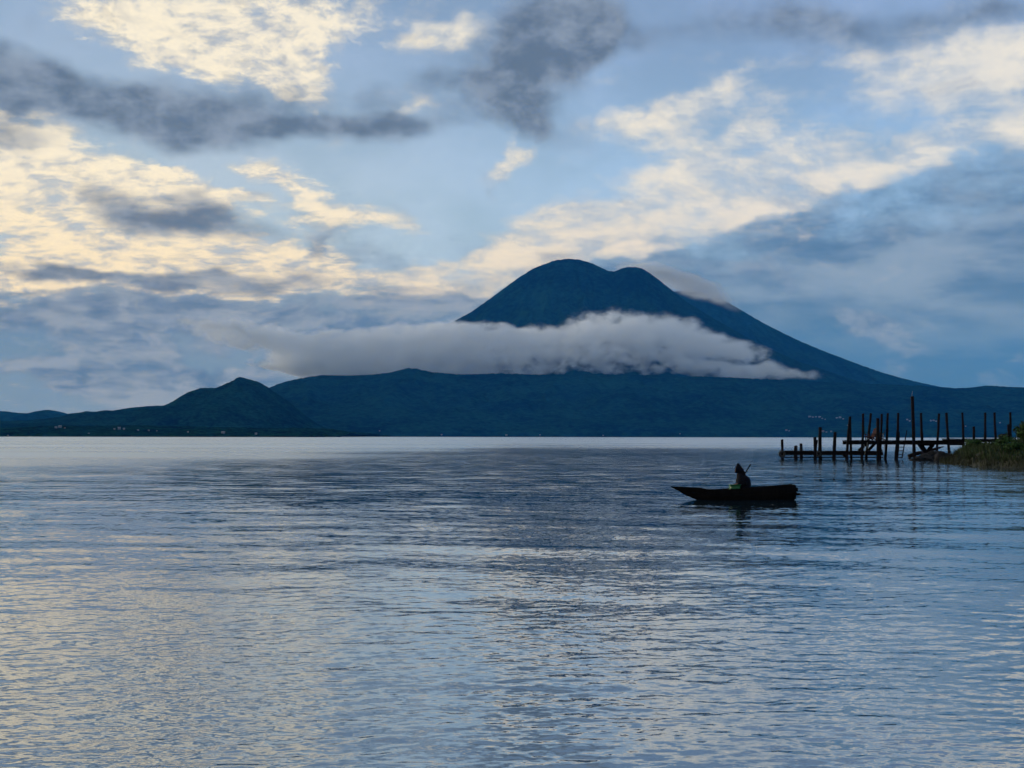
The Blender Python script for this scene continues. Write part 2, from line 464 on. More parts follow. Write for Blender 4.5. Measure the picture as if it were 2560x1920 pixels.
m_water, nn, o_ = material('lake_water')
pos = nn.new('ShaderNodeNewGeometry')
P_ = pos.outputs['Position']
dist = nn.vmath('LENGTH', nn.vmath('SUBTRACT', P_, (0, 0, CAM_H)))
def slope_noise(scale, amp, detail, stretch=(1, 1, 1), rough=0.55):
    c = nn.noise(nn.vmath('MULTIPLY', P_, stretch), scale, detail, rough, color=True)
    return nn.vmath('SCALE', nn.vmath('SUBTRACT', c, (0.5, 0.5, 0.5)), amp)
patch = nn.smooth(nn.noise(nn.vmath('MULTIPLY', P_, (0.03, 0.011, 0)), 1.0, 4, 0.55), 0.35, 0.65, 0.55, 1.35)
edge = nn.noise(nn.vmath('MULTIPLY', P_, (0.004, 0.012, 0)), 1.0, 5, 0.6)
reach = nn.add(dist, nn.mul(nn.math('MAXIMUM', nn.mul(nn.sep(P_)[0], -1.0), 0.0), 6.0))     # the breeze comes closer on the left
breeze = nn.smooth(nn.mad(nn.math('LOGARITHM', reach, 2.718), 1.0, nn.mul(nn.sub(edge, 0.5), 1.9)), math.log(190), math.log(620))
crest = nn.vmath('SCALE', slope_noise(1.9, 0.26, 3, (0.22, 1, 0), 0.6), nn.smooth(dist, 20, 75))      # long low wavelets
sl = nn.vmath('SCALE', nn.vmath('ADD', nn.vmath('ADD', slope_noise(1.1, 0.08, 3, (1, 1, 0)), slope_noise(8.5, 0.17, 2, (0.7, 1, 0))), nn.vmath('ADD', crest, nn.vmath('SCALE', slope_noise(24.0, 0.17, 2, (0.6, 1, 0)), nn.smooth(dist, 60, 15)))), nn.mul(patch, nn.mad(breeze, 0.6, 1.0)))
nrm = nn.vmath('NORMALIZE', nn.vmath('ADD', pos.outputs['Normal'], nn.vmath('MULTIPLY', sl, (1, 1, 0))))
gust = nn.smooth(nn.noise(nn.vmath('MULTIPLY', P_, (0.0035, 0.022, 0)), 1.0, 5, 0.6), 0.3, 0.7, 0.35, 1.1)
breeze = nn.mul(breeze, gust)
wrough = nn.add(nn.smooth(dist, 12, 130, 0.03, 0.08), nn.mul(breeze, 0.42))     # wavelets too small to model
body = principled(nn, o_, (0.008, 0.030, 0.050), wrough, 0.5, nrm, 0.0, 1.40)
film = nn.new('ShaderNodeBsdfGlossy')
film.inputs['Color'].default_value = (0.90, 0.97, 1.0, 1)
nn.put(film.inputs['Roughness'], wrough)
nn.put(film.inputs['Normal'], nrm)
mx = nn.new('ShaderNodeMixShader')
nn.put(mx.inputs[0], nn.mad(breeze, 0.38, 0.33))
nn.put(mx.inputs[1], body.outputs[0]); nn.put(mx.inputs[2], film.outputs[0])
nn.put(o_.inputs['Surface'], mx.outputs[0])
WATER = mesh_np('lake_water', wco, wq, m_water)
tag(WATER, 'calm rippled blue lake reflecting the sky', 'lake', kind='structure')

# ------------------------------------------------------------------ cloud belt on the volcano (real volumes)
def cloud(name, label, outline, y0, depth, blobs_px, dens, noise_scale, amp, step, color=(0.95, 0.975, 1.0), wisps=1.0, edge=0.5, zstretch=1.6):
    """outline: (px, top py, bottom py) stations; blobs: (px, py, rx, ry, rot, weight) in photo pixels at distance y0"""
    m, nn, o = material(name)
    P_ = nn.new('ShaderNodeNewGeometry').outputs['Position']
    x, y, z = nn.sep(P_)
    k = y0 / F
    ref = at(1280, 1091.5, y0)
    u = nn.mad(x, 1 / k / 1000, 1.28)
    v = nn.mad(nn.sub(z, ref.z), -1 / k / 1000, 1.0915)
    wv = nn.noise(P_, noise_scale * 0.35, 2, 0.5, color=True)
    uv = nn.vmath('MULTIPLY_ADD', nn.vmath('SUBTRACT', wv, (0.5, 0.5, 0.5)), (0.15, 0.075, 0), nn.xyz(u, v, 0))
    field = nn.blobs(uv, [(a / 1000, b / 1000, c / 1000, d / 1000, e, w) for a, b, c, d, e, w in blobs_px])
    dy = nn.math('ABSOLUTE', nn.mul(nn.sub(y, y0), 1.0 / depth))
    nz = nn.noise(nn.vmath('MULTIPLY', P_, (1, 1, zstretch)), noise_scale, 4, 0.64)
    core = nn.sub(nn.math('MINIMUM', field, 1.0), nn.mul(nn.math('POWER', dy, 2.0), 0.7))
    f = nn.add(core, nn.mul(nn.mul(nn.sub(nz, 0.5), amp), nn.smooth(core, -0.05, 0.55)))      # no scraps away from the cloud itself
    d = nn.mul(nn.smooth(f, 0.18, 0.18 + edge, 0.0, dens), nn.smooth(nz, 0.32, 0.64, 0.25, 1.4))
    vol = nn.new('ShaderNodeVolumePrincipled')
    vol.inputs['Color'].default_value = (*color, 1)
    nn.put(vol.inputs['Density'], d)
    vol.inputs['Anisotropy'].default_value = 0.0
    nn.put(o.inputs['Volume'], vol.outputs[0])
    m.cycles.volume_step_rate = step
    m.cycles.homogeneous_volume = False
    st = np.array(outline, float)
    px = np.linspace(st[0, 0], st[-1, 0], 90)
    top, bot = np.interp(px, st[:, 0], st[:, 1]), np.interp(px, st[:, 0], st[:, 2])
    ring = 20
    co = []
    for i in range(len(px)):
        c = at(px[i], (top[i] + bot[i]) / 2, y0)
        rz = max((bot[i] - top[i]) / 2 * k, 2)
        ry = depth * (0.35 + 0.65 * math.sin(math.pi * (i + 0.5) / len(px)) ** 0.5)
        for j in range(ring):
            a = 2 * math.pi * j / ring
            ca, sa = math.cos(a), math.sin(a)
            co.append((c.x, c.y + ry * math.copysign(abs(ca) ** 0.6, ca), c.z + rz * math.copysign(abs(sa) ** 0.6, sa)))
    q = grid_quads(len(px), ring, True).tolist()
    me = bpy.data.meshes.new(name)
    me.from_pydata(co, [], q + [list(range(ring))[::-1], list(range((len(px) - 1) * ring, len(px) * ring))])
    me.update()
    me.materials.append(m)
    ob = bpy.data.objects.new(name, me)
    COL.objects.link(ob)
    tag(ob, label, 'cloud', kind='stuff')
    return ob

cloud('cloud_belt', 'pale lavender cloud belt wrapped across the lower slopes of the volcano',
      [(420, 770, 860), (560, 770, 900), (700, 780, 930), (800, 780, 960), (1000, 770, 965), (1180, 755, 965), (1400, 770, 965), (1560, 755, 965), (1700, 760, 965), (1850, 810, 965), (2000, 880, 965), (2160, 910, 950)],
      11500, 650,
      [(600, 830, 260, 40, 10, 0.8), (790, 878, 220, 52, 10, 0.9), (910, 898, 260, 70, 0, 1.2), (1030, 876, 280, 84, -5, 1.35), (1190, 892, 320, 78, 0, 1.5), (1400, 888, 330, 84, 0, 1.5), (1630, 846, 260, 72, 10, 1.45), (1770, 868, 200, 30, 10, 1.3),
       (1150, 922, 700, 50, 0, 1.3), (1680, 932, 440, 30, 0, 1.7)],
      0.0130, 0.0075, 3.4, 0.07, edge=1.3)
cloud('cap_cloud', 'thin smooth cap cloud streaming off the second peak',
      [(1500, 650, 700), (1560, 645, 705), (1640, 645, 740), (1720, 650, 770), (1800, 665, 790), (1900, 720, 810), (1960, 760, 830)],
      13600, 420,
      [(1630, 668, 150, 26, 8, .85), (1720, 700, 150, 36, 22, .85), (1800, 740, 140, 30, 26, .6), (1560, 680, 70, 26, 0, .7)],
      0.009, 0.004, 0.55, 0.16, edge=0.8, zstretch=4.0)

# ------------------------------------------------------------------ haze
def haze():
    m, nn, o = material('haze')
    v = nn.new('ShaderNodeVolumePrincipled')
    v.inputs['Color'].default_value = (0.03, 0.33, 1.0, 1)
    v.inputs['Absorption Color'].default_value = (1, 1, 1, 1)      # clean air scatters, it does not absorb
    v.inputs['Density'].default_value = HAZE_DENSITY
    v.inputs['Anisotropy'].default_value = 0.0
    nn.put(o.inputs['Volume'], v.outputs[0])
    m.cycles.homogeneous_volume = True
    bm = bmesh.new()
    bmesh.ops.create_cube(bm, size=1.0)
    for w in bm.verts:
        w.co = Vector((w.co.x * 52000, w.co.y * 52000, 0 if w.co.z > 0 else -1))
        w.co.z = 1720 if w.co.z == 0 else -140
    me = bpy.data.meshes.new('haze'); bm.to_mesh(me); bm.free()
    me.materials.append(m)
    ob = bpy.data.objects.new('haze', me)
    COL.objects.link(ob)
    return tag(ob, 'thin blue morning haze over the lake and the mountains', 'haze', kind='stuff')
HAZE_DENSITY = 1.75e-5
haze()

# ------------------------------------------------------------------ small-object materials
def wood(name, dark, light, scale=6.0, rough=0.75):
    m, nn, o = material(name)
    c = nn.new('ShaderNodeTexCoord').outputs['Object']
    a = nn.noise(nn.vmath('MULTIPLY', c, (1, 1, 0.15)), scale * 3, 6, 0.6, dist=1.2)
    b = nn.noise(c, scale * 0.6, 4, 0.6)
    principled(nn, o, nn.mix(nn.smooth(nn.mad(a, 0.6, nn.mul(b, 0.4)), 0.35, 0.65), dark, light), rough, 0.08, bump(nn, a, 0.6, 0.01))
    return m
def plain(name, col, rough=0.7, var=0.35, scale=8.0, spec=0.3):
    m, nn, o = material(name)
    c = nn.new('ShaderNodeTexCoord').outputs['Object']
    a = nn.noise(c, scale, 5, 0.6)
    lo = tuple(v * (1 - var) for v in col); hi = tuple(min(1, v * (1 + var)) for v in col)
    principled(nn, o, nn.mix(nn.smooth(a, 0.3, 0.7), lo, hi), rough, spec, bump(nn, a, 0.3, 0.006))
    return m
M_POST = wood('weathered_post', (0.005, 0.0042, 0.005), (0.014, 0.0105, 0.011))
M_BOARD = wood('deck_board', (0.005, 0.0042, 0.005), (0.014, 0.0105, 0.011))
M_RED = plain('red_paint', (0.035, 0.003, 0.004), 0.7)
M_ROPE = plain('pale_rope', (0.30, 0.27, 0.22), 0.9)
M_RUBBER = plain('black_rubber', (0.02, 0.02, 0.02), 0.7)
M_HULL = wood('canoe_wood', (0.003, 0.0025, 0.0025), (0.009, 0.007, 0.006), 4.0, 0.7)
M_GREEN = plain('green_plastic', (0.008, 0.11, 0.02), 0.4, 0.2, 5, 0.5)
M_GREEN_RIM = plain('pale_green_rim', (0.16, 0.34, 0.16), 0.45, 0.2)
M_COAT = plain('dark_raincoat', (0.004, 0.004, 0.007), 0.8, 0.3, 12, 0.1)
M_TROUSERS = plain('dark_trousers', (0.006, 0.006, 0.009), 0.85, 0.3, 14)
M_SKIN = plain('skin', (0.16, 0.085, 0.055), 0.6, 0.12, 20)
M_ROCK = plain('lake_rock', (0.014, 0.014, 0.015), 0.9, 0.6, 2.5)
M_WALL = plain('pale_plaster', (0.19, 0.21, 0.23), 0.85, 0.12, 0.4)
M_ROOF = plain('sheet_roof', (0.22, 0.23, 0.25), 0.6, 0.2, 0.5)
M_ROOF_RED = plain('rust_roof', (0.24, 0.12, 0.09), 0.7, 0.2, 0.5)
M_SOIL = plain('dark_soil', (0.030, 0.030, 0.014), 0.95, 0.5, 0.9)

# ------------------------------------------------------------------ small-object builders
rnd = random.Random(11)
def obj_bm(name, bm, mat, parent=None, smooth=False):
    me = bpy.data.meshes.new(name)
    bmesh.ops.recalc_face_normals(bm, faces=bm.faces[:])
    bm.to_mesh(me); bm.free()
    if smooth:
        for p in me.polygons:
            p.use_smooth = True
    if mat:
        me.materials.append(mat)
    o = bpy.data.objects.new(name, me)
    COL.objects.link(o)
    o.parent = parent
    return o
def empty(name, loc, label, category, group=None):
    e = bpy.data.objects.new(name, None)
    e.empty_display_size = 0.3
    COL.objects.link(e)
    e.location = loc
    return tag(e, label, category, group)
def add_box(bm, c, s, rot=None):
    r = bmesh.ops.create_cube(bm, size=1.0)
    M = Matrix.Translation(c) @ (rot.to_matrix().to_4x4() if rot is not None else Matrix.Identity(4)) @ Matrix.Diagonal((*s, 1))
    bmesh.ops.transform(bm, matrix=M, verts=r['verts'])
    return r['verts']
def add_bar(bm, a, b, w, h, up=Vector((0, 0, 1))):
    a, b = Vector(a), Vector(b)
    d = (b - a); L = d.length; d.normalize()
    side = d.cross(up)
    if side.length < 1e-3:
        side = d.cross(Vector((0, 1, 0)))
    side.normalize(); u = side.cross(d)
    M = Matrix(((d.x, side.x, u.x, 0), (d.y, side.y, u.y, 0), (d.z, side.z, u.z, 0), (0, 0, 0, 1)))
    M = Matrix.Translation((a + b) / 2) @ M @ Matrix.Diagonal((L, w, h, 1))
    r = bmesh.ops.create_cube(bm, size=1.0)
    bmesh.ops.transform(bm, matrix=M, verts=r['verts'])
def add_tube(bm, pts, radii, seg=8, jit=0.0, cap=True):
    pts = [Vector(p) for p in pts]
    rings = []
    prev = None
    for i, p in enumerate(pts):
        d = (pts[min(i + 1, len(pts) - 1)] - pts[max(i - 1, 0)]).normalized()
        ref = Vector((0, 1, 0)) if abs(d.y) < 0.9 else Vector((1, 0, 0))
        s = d.cross(ref).normalized(); u = s.cross(d)
        r = radii[i] if isinstance(radii, (list, tuple)) else radii
        rings.append([bm.verts.new(p + (s * math.cos(2 * math.pi * k / seg) + u * math.sin(2 * math.pi * k / seg)) * r * (1 + rnd.uniform(-jit, jit))) for k in range(seg)])
    for a, b in zip(rings, rings[1:]):
        for k in range(seg):
            bm.faces.new((a[k], a[(k + 1) % seg], b[(k + 1) % seg], b[k]))
    if cap:
        bm.faces.new(rings[0][::-1]); bm.faces.new(rings[-1])
def bar(name, a, b, w, h, mat, parent):
    bm = bmesh.new()
    o_ = parent.matrix_world.translation if False else parent.location
    add_bar(bm, Vector(a) - o_, Vector(b) - o_, w, h)
    return obj_bm(name, bm, mat, parent)

# ------------------------------------------------------------------ grassy bank on the right
def shore_x(y):
    return np.interp(y, [70, 90, 97, 101, 106, 114, 122, 128, 134, 140, 150, 175, 200], [70, 52, 39, 33.4, 32.9, 34.0, 35.6, 37.4, 39.6, 41.5, 45, 60, 90])
def bank_h(x, y):
    d = x - shore_x(y)
    d = np.minimum(d, (y - 98.5) * 0.9 + np.clip(x - 34, 0, 60) * 0.25)
    base = np.where(d < 0, np.clip(d, -8, 0) * 0.25, 0.95 * sstep(d, 0, 2.2) + 0.75 * sstep(d, 2.0, 9.0) + 0.9 * sstep(d, 8, 22))
    return base + (fbm(x / 2.3, y / 2.3, 4, 0.55, 71) * 0.22 + fbm(x / 9, y / 9, 3, 0.5, 72) * 0.25) * sstep(d, -0.5, 2.0)
gx = np.linspace(28, 95, 170); gy = np.linspace(78, 190, 190)
GX2, GY2 = np.meshgrid(gx, gy)
BANK = mesh_np('ground', np.stack([GX2, GY2, bank_h(GX2, GY2)], -1).reshape(-1, 3), grid_quads(len(gy), len(gx)), M_SOIL)
tag(BANK, 'low grassy bank running into the lake beside the dock', 'bank', kind='structure')

def leaf_material(name, c0, c1):
    m, nn, o = material(name)
    info = nn.new('ShaderNodeNewGeometry')
    f = nn.noise(info.outputs['Position'], 1.6, 3, 0.6)
    r = info.outputs['Random Per Island']
    p = principled(nn, o, nn.mix(nn.smooth(nn.mad(f, 0.6, nn.mul(r, 0.4)), 0.3, 0.7), c0, c1), 0.7, 0.2)
    return m
M_GRASS = leaf_material('bank_grass', (0.012, 0.020, 0.005), (0.036, 0.062, 0.014))
M_REED = leaf_material('dry_reed', (0.014, 0.016, 0.006), (0.036, 0.040, 0.014))
M_LEAF = leaf_material('shrub_leaf', (0.012, 0.030, 0.006), (0.035, 0.085, 0.016))
def blades(name, spots, hgt, wid, mat, seed, bend=0.45):
    rg = np.random.default_rng(seed)
    k = len(spots)
    a = rg.uniform(0, 2 * np.pi, k); h = hgt * rg.uniform(0.3, 1.0, k) * (1 + 0.9 * np.clip(fbm(np.asarray(spots)[:, 0] / 0.9, np.asarray(spots)[:, 1] / 0.9, 3, 0.55, 91), -0.6, 0.8)); b = bend * rg.uniform(0.1, 1, k) * h; w = wid * rg.uniform(0.6, 1.3, k)
    fx, fy = np.cos(a), np.sin(a)
    dirb = rg.uniform(0, 2 * np.pi, k); bx, by = np.cos(dirb) * b, np.sin(dirb) * b
    S = np.asarray(spots)
    v = np.zeros((k, 6, 3))
    for i, (t, ww) in enumerate(((0, 1.0), (0.55, 0.8), (1.0, 0.12))):
        c = np.stack([S[:, 0] + bx * t * t, S[:, 1] + by * t * t, S[:, 2] + h * t - 0.03], -1)
        off = np.stack([fx * w * ww / 2, fy * w * ww / 2, 0 * w], -1)
        v[:, 2 * i] = c - off; v[:, 2 * i + 1] = c + off
    base = np.arange(k)[:, None] * 6
    q = np.concatenate([base + np.array([[0, 1, 3, 2]]), base + np.array([[2, 3, 5, 4]])], 0)
    return mesh_np(name, v.reshape(-1, 3), q, mat, smooth=False)
rg = np.random.default_rng(3)
def scatter(count, x0, x1, y0, y1, lo, hi, clump=0.0):
    x = rg.uniform(x0, x1, count); y = rg.uniform(y0, y1, count)
    h = bank_h(x, y)
    keep = (h > lo) & (h < hi) & (fbm(x / 1.7, y / 1.7, 3, 0.5, 81) > clump - rg.uniform(0, 0.5, count))
    return np.stack([x, y, h], -1)[keep]
g = blades('grass', scatter(60000, 32, 52, 98, 146, 0.35, 9, -0.1), 0.55, 0.05, M_GRASS, 1, 0.7)
tag(g, 'rough green grass covering the bank', 'grass', kind='stuff')
g = blades('reeds', scatter(26000, 32, 50, 98, 142, -0.10, 0.60, 0.05), 0.60, 0.045, M_REED, 2, 0.75)
tag(g, 'brown reeds fringing the water edge of the bank', 'reeds', kind='stuff')

def shrub(x, y, rx, ry, rz, count, label, seed, leaf=0.16):
    rg = np.random.default_rng(seed)
    z = float(bank_h(np.array([x]), np.array([y]))[0])
    e = empty('shrub', (x, y, z - 0.05), label, 'shrub', 'shrubs on the grassy bank')
    lobes = [(rg.uniform(-.55, .55) * rx, rg.uniform(-.55, .55) * ry, rz * rg.uniform(.45, 1.25), rg.uniform(.35, .6)) for _ in range(9)]
    for l in lobes[:5]:
        bm = bmesh.new()
        add_tube(bm, [(l[0] * .1, l[1] * .1, 0), (l[0] * .5, l[1] * .5, l[2] * .5), (l[0], l[1], l[2])], [.035, .025, .01], 6)
        obj_bm('stem', bm, M_POST, e)
    vs_, qs = [], []
    for k in range(count):
        l = lobes[rg.integers(len(lobes))]
        d = rg.normal(size=3); d /= np.linalg.norm(d)
        r = rg.uniform(.35, 1.0) ** .5 * l[3]
        c = np.array([l[0] + d[0] * r * rx, l[1] + d[1] * r * ry, max(.05, l[2] + d[2] * r * rz * .8)])
        a = rg.normal(size=3); a /= np.linalg.norm(a); b = np.cross(a, d); b /= np.linalg.norm(b) + 1e-6
        s = leaf * rg.uniform(.5, 1.2)
        i0 = len(vs_)
        vs_ += [c - a * s, c - b * s * .4, c + a * s, c + b * s * .4]
        qs.append((i0, i0 + 1, i0 + 2, i0 + 3))
    mesh_np('foliage', vs_, qs, M_LEAF, e, smooth=False)
    return e
shrub(42.3, 120.5, 1.6, 1.6, 1.35, 1700, 'tallest leafy green shrub at the right edge above the bank', 1)
shrub(37.6, 112.5, 1.1, 1.2, .75, 900, 'low green shrub in the middle of the bank slope', 2)
shrub(36.3, 105.8, 1.2, 1.0, .62, 900, 'bright green shrub low on the bank near the water at the right edge', 3)
shrub(39.4, 127.0, 1.0, 1.0, .5, 700, 'small dark shrub on the bank tip under the dock end', 4)

# ------------------------------------------------------------------ dock
DY = 139.0
def zp(X, Y, y=DY):
    return at(1920 + X / 3.456, 960 + Y / 3.456, y)
PX = DY / F / 3.456
dock0 = zp(1100, 640)
dock0.z = 0
DOCK = empty('dock', dock0, 'old wooden dock of uneven dark posts running out from the grassy bank', 'dock')
def dloc(v):
    return Vector(v) - dock0
#        top X, top Y, X at the waterline, width, row depth
POSTS = [(122, 480, 122, 25, 0), (240, 535, 244, 32, .2), (284, 517, 281, 27, 2.2), (404, 461, 402, 28, 0), (422, 484, 402, 22, 2.0), (452, 375, 457, 30, .6), (579, 418, 567, 31, 0), (708, 282, 674, 24, 0), (709, 300, 722, 20, 2.2),
         (821, 255, 804, 23, 0), (889, 255, 836, 22, 2.2), (948, 297, 952, 28, 0), (982, 258, 962, 20, 2.2), (1035, 253, 1004, 22, 1.2), (1126, 252, 1092, 22, 0), (1131, 415, 1105, 17, .3),
         (1247, 108, 1269, 29, 0), (1322, 250, 1350, 23, 2.2), (1478, 258, 1448, 22, .2), (1540, 250, 1579, 23, 0), (1680, 250, 1689, 21, .1), (1778, 368, 1788, 23, 0), (1877, 248, 1880, 21, 2.0), (1957, 247, 1978, 22, .2), (2092, 247, 2099, 21, 2.2), (2077, 350, 2080, 24, 0)]
for i, (xt, yt, xb, w, row) in enumerate(POSTS):
    y = DY + row
    a, b = zp(xb, 640, y), zp(xt, yt, y)
    a.z = -0.9
    if xb > 1600:
        a.z = 0.0
    r = w * PX * (y / DY) / 2
    bm = bmesh.new()
    pts, rr = [], []
    bx, by = rnd.uniform(-.05, .05), rnd.uniform(-.05, .05)
    for k in range(8):
        t = k / 7
        p = a.lerp(b, t) + Vector((bx, by, 0)) * math.sin(math.pi * t) * 1.2 + Vector((rnd.uniform(-.012, .012), rnd.uniform(-.012, .012), 0))
        pts.append(dloc(p)); rr.append(r * (1.12 - .2 * t) * rnd.uniform(.93, 1.07))
    add_tube(bm, pts, rr, 9, .07)
    top = [v for v in bm.verts if v.co.z > pts[-1].z - .2]
    for v in top:
        v.co.z += rnd.uniform(-.04, .05)
    obj_bm('post', bm, M_POST, DOCK)
bm = bmesh.new()
add_tube(bm, [dloc(zp(1246, 112)), dloc(zp(1243, 95)), dloc(zp(1249, 62))], [.022, .016, .012], 6)
obj_bm('wire', bm, M_ROPE, DOCK)
bm = bmesh.new()
add_box(bm, dloc(zp(1238, 120)), (.16, .14, .2))
bmesh.ops.bevel(bm, geom=bm.edges[:], offset=.02, affect='EDGES')
obj_bm('fitting', bm, M_RUBBER, DOCK)

def deck(Xa, Xb, Ytop, thick, ya, yb, gap=.015):
    A, B = zp(Xa, Ytop), zp(Xb, Ytop)
    zt = A.z
    bw = .24
    nb = max(2, int((B.x - A.x) / bw))
    me = None
    for k in range(nb):
        bm = bmesh.new()
        L = yb - ya + rnd.uniform(-.12, .12)
        add_box(bm, (0, 0, 0), (bw - gap, L, .05))
        o = obj_bm('board', bm, M_BOARD, DOCK)
        o.location = dloc((A.x + bw * (k + .5), (ya + yb) / 2 + rnd.uniform(-.05, .05), zt - .025 + rnd.uniform(-.008, .008)))
        o.rotation_euler = (rnd.uniform(-.006, .006), rnd.uniform(-.02, .02), rnd.uniform(-.015, .015))
    hb = thick * PX - .06
    for yy in (ya + .22, yb - .22):
        nseg = max(1, int((B.x - A.x) / 5.5))
        for s_ in range(nseg):
            xa = A.x + (B.x - A.x) * s_ / nseg; xb_ = A.x + (B.x - A.x) * (s_ + 1) / nseg
            bm = bmesh.new()
            zz = zt - .056 - hb / 2 + rnd.uniform(-.02, .0)
            add_bar(bm, dloc((xa - (.15 if s_ else 0), yy + rnd.uniform(-.05, .05), zz)), dloc((xb_, yy + rnd.uniform(-.05, .05), zz + rnd.uniform(-.02, .02))), .14, hb * rnd.uniform(.9, 1.05))
            obj_bm('beam', bm, M_BOARD, DOCK)
deck(690, 1568, 486, 36, DY - .15, DY + 2.35)
deck(1562, 2075, 471, 30, DY - .2, DY + 2.3)
deck(135, 995, 578, 36, DY - .12, DY + 2.2)
def dbar(name, X0, Y0, X1, Y1, w, h, y=DY, mat=None):
    bm = bmesh.new()
    add_bar(bm, dloc(zp(X0, Y0, y)), dloc(zp(X1, Y1, y + .15)), w, h)
    return obj_bm(name, bm, mat or M_BOARD, DOCK)
dbar('beam', 140, 633, 560, 634, .12, .09); dbar('beam', 560, 632, 995, 634, .12, .09, DY + 1.8)
dbar('beam', 1560, 516, 1692, 516, .2, .3)
dbar('brace', 784, 578, 858, 508, .14, .26, DY + .9); dbar('brace', 868, 572, 930, 508, .14, .24, DY + .9)
dbar('brace', 648, 606, 690, 652, .14, .2, DY + .5); dbar('brace', 940, 604, 985, 572, .12, .2, DY + .6)
dbar('brace', 1304, 508, 1362, 590, .2, .42, DY + .6); dbar('brace', 1432, 512, 1376, 586, .2, .36, DY + .7); dbar('brace', 1330, 520, 1400, 520, .2, .3, DY + .8)
dbar('brace', 695, 507, 745, 507, .1, .1, DY + .4)
for X0, Y0, X1, Y1, sag in ((828, 520, 836, 612, 6), (998, 425, 1006, 492, -9), (985, 430, 1000, 470, 8), (1004, 520, 1000, 566, 4), (858, 505, 868, 560, -6), (872, 470, 845, 480, 2)):
    bm = bmesh.new()
    add_tube(bm, [dloc(zp(X0 + (X1 - X0) * t + sag * math.sin(math.pi * t), Y0 + (Y1 - Y0) * t, DY - .2)) for t in np.linspace(0, 1, 6)], .024, 6)
    obj_bm('rope', bm, M_ROPE, DOCK)
# ladder down to the water
bm = bmesh.new()
add_tube(bm, [dloc(zp(1112, 470, DY - .3)), dloc(zp(1108, 655, DY - .3))], .045, 7, .05)
lad = obj_bm('ladder', bm, M_POST, DOCK)
bm = bmesh.new()
add_tube(bm, [dloc(zp(1200, 400, DY - .3)), dloc(zp(1182, 500, DY - .3)), dloc(zp(1158, 642, DY - .3))], .055, 7, .06)
obj_bm('rail', bm, M_POST, lad)
for Y in (545, 576, 607, 635):
    bm = bmesh.new()
    xr = 1182 + (1158 - 1182) * (Y - 500) / 142
    add_tube(bm, [dloc(zp(1106, Y + rnd.uniform(-1, 1), DY - .3)), dloc(zp(xr + 4, Y + rnd.uniform(-1, 1), DY - .3))], .036, 6, .06)
    obj_bm('rung', bm, M_POST, lad)
# tyres hung on the posts as fenders
def tyre(c, r, w, label):
    bm = bmesh.new()
    N1, N2 = 20, 8
    vv = []
    for i in range(N1):
        a = 2 * math.pi * i / N1
        for j in range(N2):
            b = 2 * math.pi * j / N2
            rr = r - w * .5 + w * .5 * math.cos(b)
            vv.append(bm.verts.new((rr * math.cos(a), w * .6 * math.sin(b), rr * math.sin(a))))
    for i in range(N1):
        for j in range(N2):
            bm.faces.new((vv[i * N2 + j], vv[((i + 1) % N1) * N2 + j], vv[((i + 1) % N1) * N2 + (j + 1) % N2], vv[i * N2 + (j + 1) % N2]))
    o = obj_bm('tyre', bm, M_RUBBER, None, True)
    o.location = c
    return tag(o, label, 'tyre')
tyre(zp(438, 604, DY - .32), .26, .15, 'worn tyre hung on the lower dock beside its tallest post')
tyre(zp(122, 606, DY - .32), .34, .2, 'black tyre hung around the outermost post at the end of the dock')

# two red slatted chairs on the upper deck
def garden_chair(loc, rz, label):
    e = empty('garden_chair', loc, label, 'chair', 'red chairs on the dock')
    e.rotation_euler = (0, 0, rz)
    def b(name, p, q, w, h, par=e):
        bm = bmesh.new(); add_bar(bm, p, q, w, h); return obj_bm(name, bm, M_RED, par)
    # faces -X locally
    for s in (-1, 1):
        b('leg', (-.34, s * .30, 0), (-.34, s * .30, .55), .09, .04)
        b('leg', (-.40, s * .27, .36), (.48, s * .27, .02), .03, .12)
        b('armrest', (-.44, s * .34, .565), (.36, s * .32, .56), .14, .03)
    for k in range(5):
        t = k / 4
        b('seat_slat', (-.38 + .62 * t, -.28, .40 - .22 * t), (-.38 + .62 * t, .28, .40 - .22 * t), .12, .025)
    for k in range(5):
        y = (k - 2) * .115
        h = 1.18 - .05 * abs(k - 2)
        b('back_slat', (.16, y, .16), (.16 + .46 * h / 1.1, y * 1.15, h), .10, .025)
    b('back_rail', (.42, -.26, .75), (.42, .26, .75), .03, .08)
    b('back_rail', (.25, -.26, .30), (.25, .26, .30), .03, .08)
    return e
zdeck = zp(900, 486).z + .012
p = zp(886, 486, DY + 1.0); garden_chair((p.x, p.y, zdeck), R(20), 'red slatted chair on the dock, nearer the dock end')
p = zp(966, 486, DY + 1.1); garden_chair((p.x, p.y, zdeck), R(-16), 'red slatted chair on the dock, nearer the ladder')

# ------------------------------------------------------------------ boulders and driftwood by the bank
def boulder(c, s, seed, label):
    bm = bmesh.new()
    bmesh.ops.create_icosphere(bm, subdivisions=3, radius=1.0)
    for v in bm.verts:
        k = 1 + .45 * mnoise.noise(v.co * 1.3 + Vector((seed * 7.1, 0, 0))) + .30 * mnoise.noise(v.co * 2.7 + Vector((seed, 3, 0))) + .12 * mnoise.noise(v.co * 6 + Vector((seed, 3, 0)))
        v.co = Vector((v.co.x * s[0], v.co.y * s[1], v.co.z * s[2])) * k
    o = obj_bm('boulder', bm, M_ROCK, None, False)
    o.location = c
    return tag(o, label, 'boulder', 'boulders at the foot of the bank')
c = zp(1345, 618, 133); boulder((c.x, c.y, .05), (1.0, .7, .42), 1, 'flat dark boulder in the water under the dock')
c = zp(1425, 600, 135); boulder((c.x, c.y, .25), (.95, .7, .62), 2, 'large dark boulder under the dock beams')
c = zp(1525, 622, 129); boulder((c.x, c.y, .1), (.75, .6, .7), 3, 'dark boulder against the tip of the grassy bank')
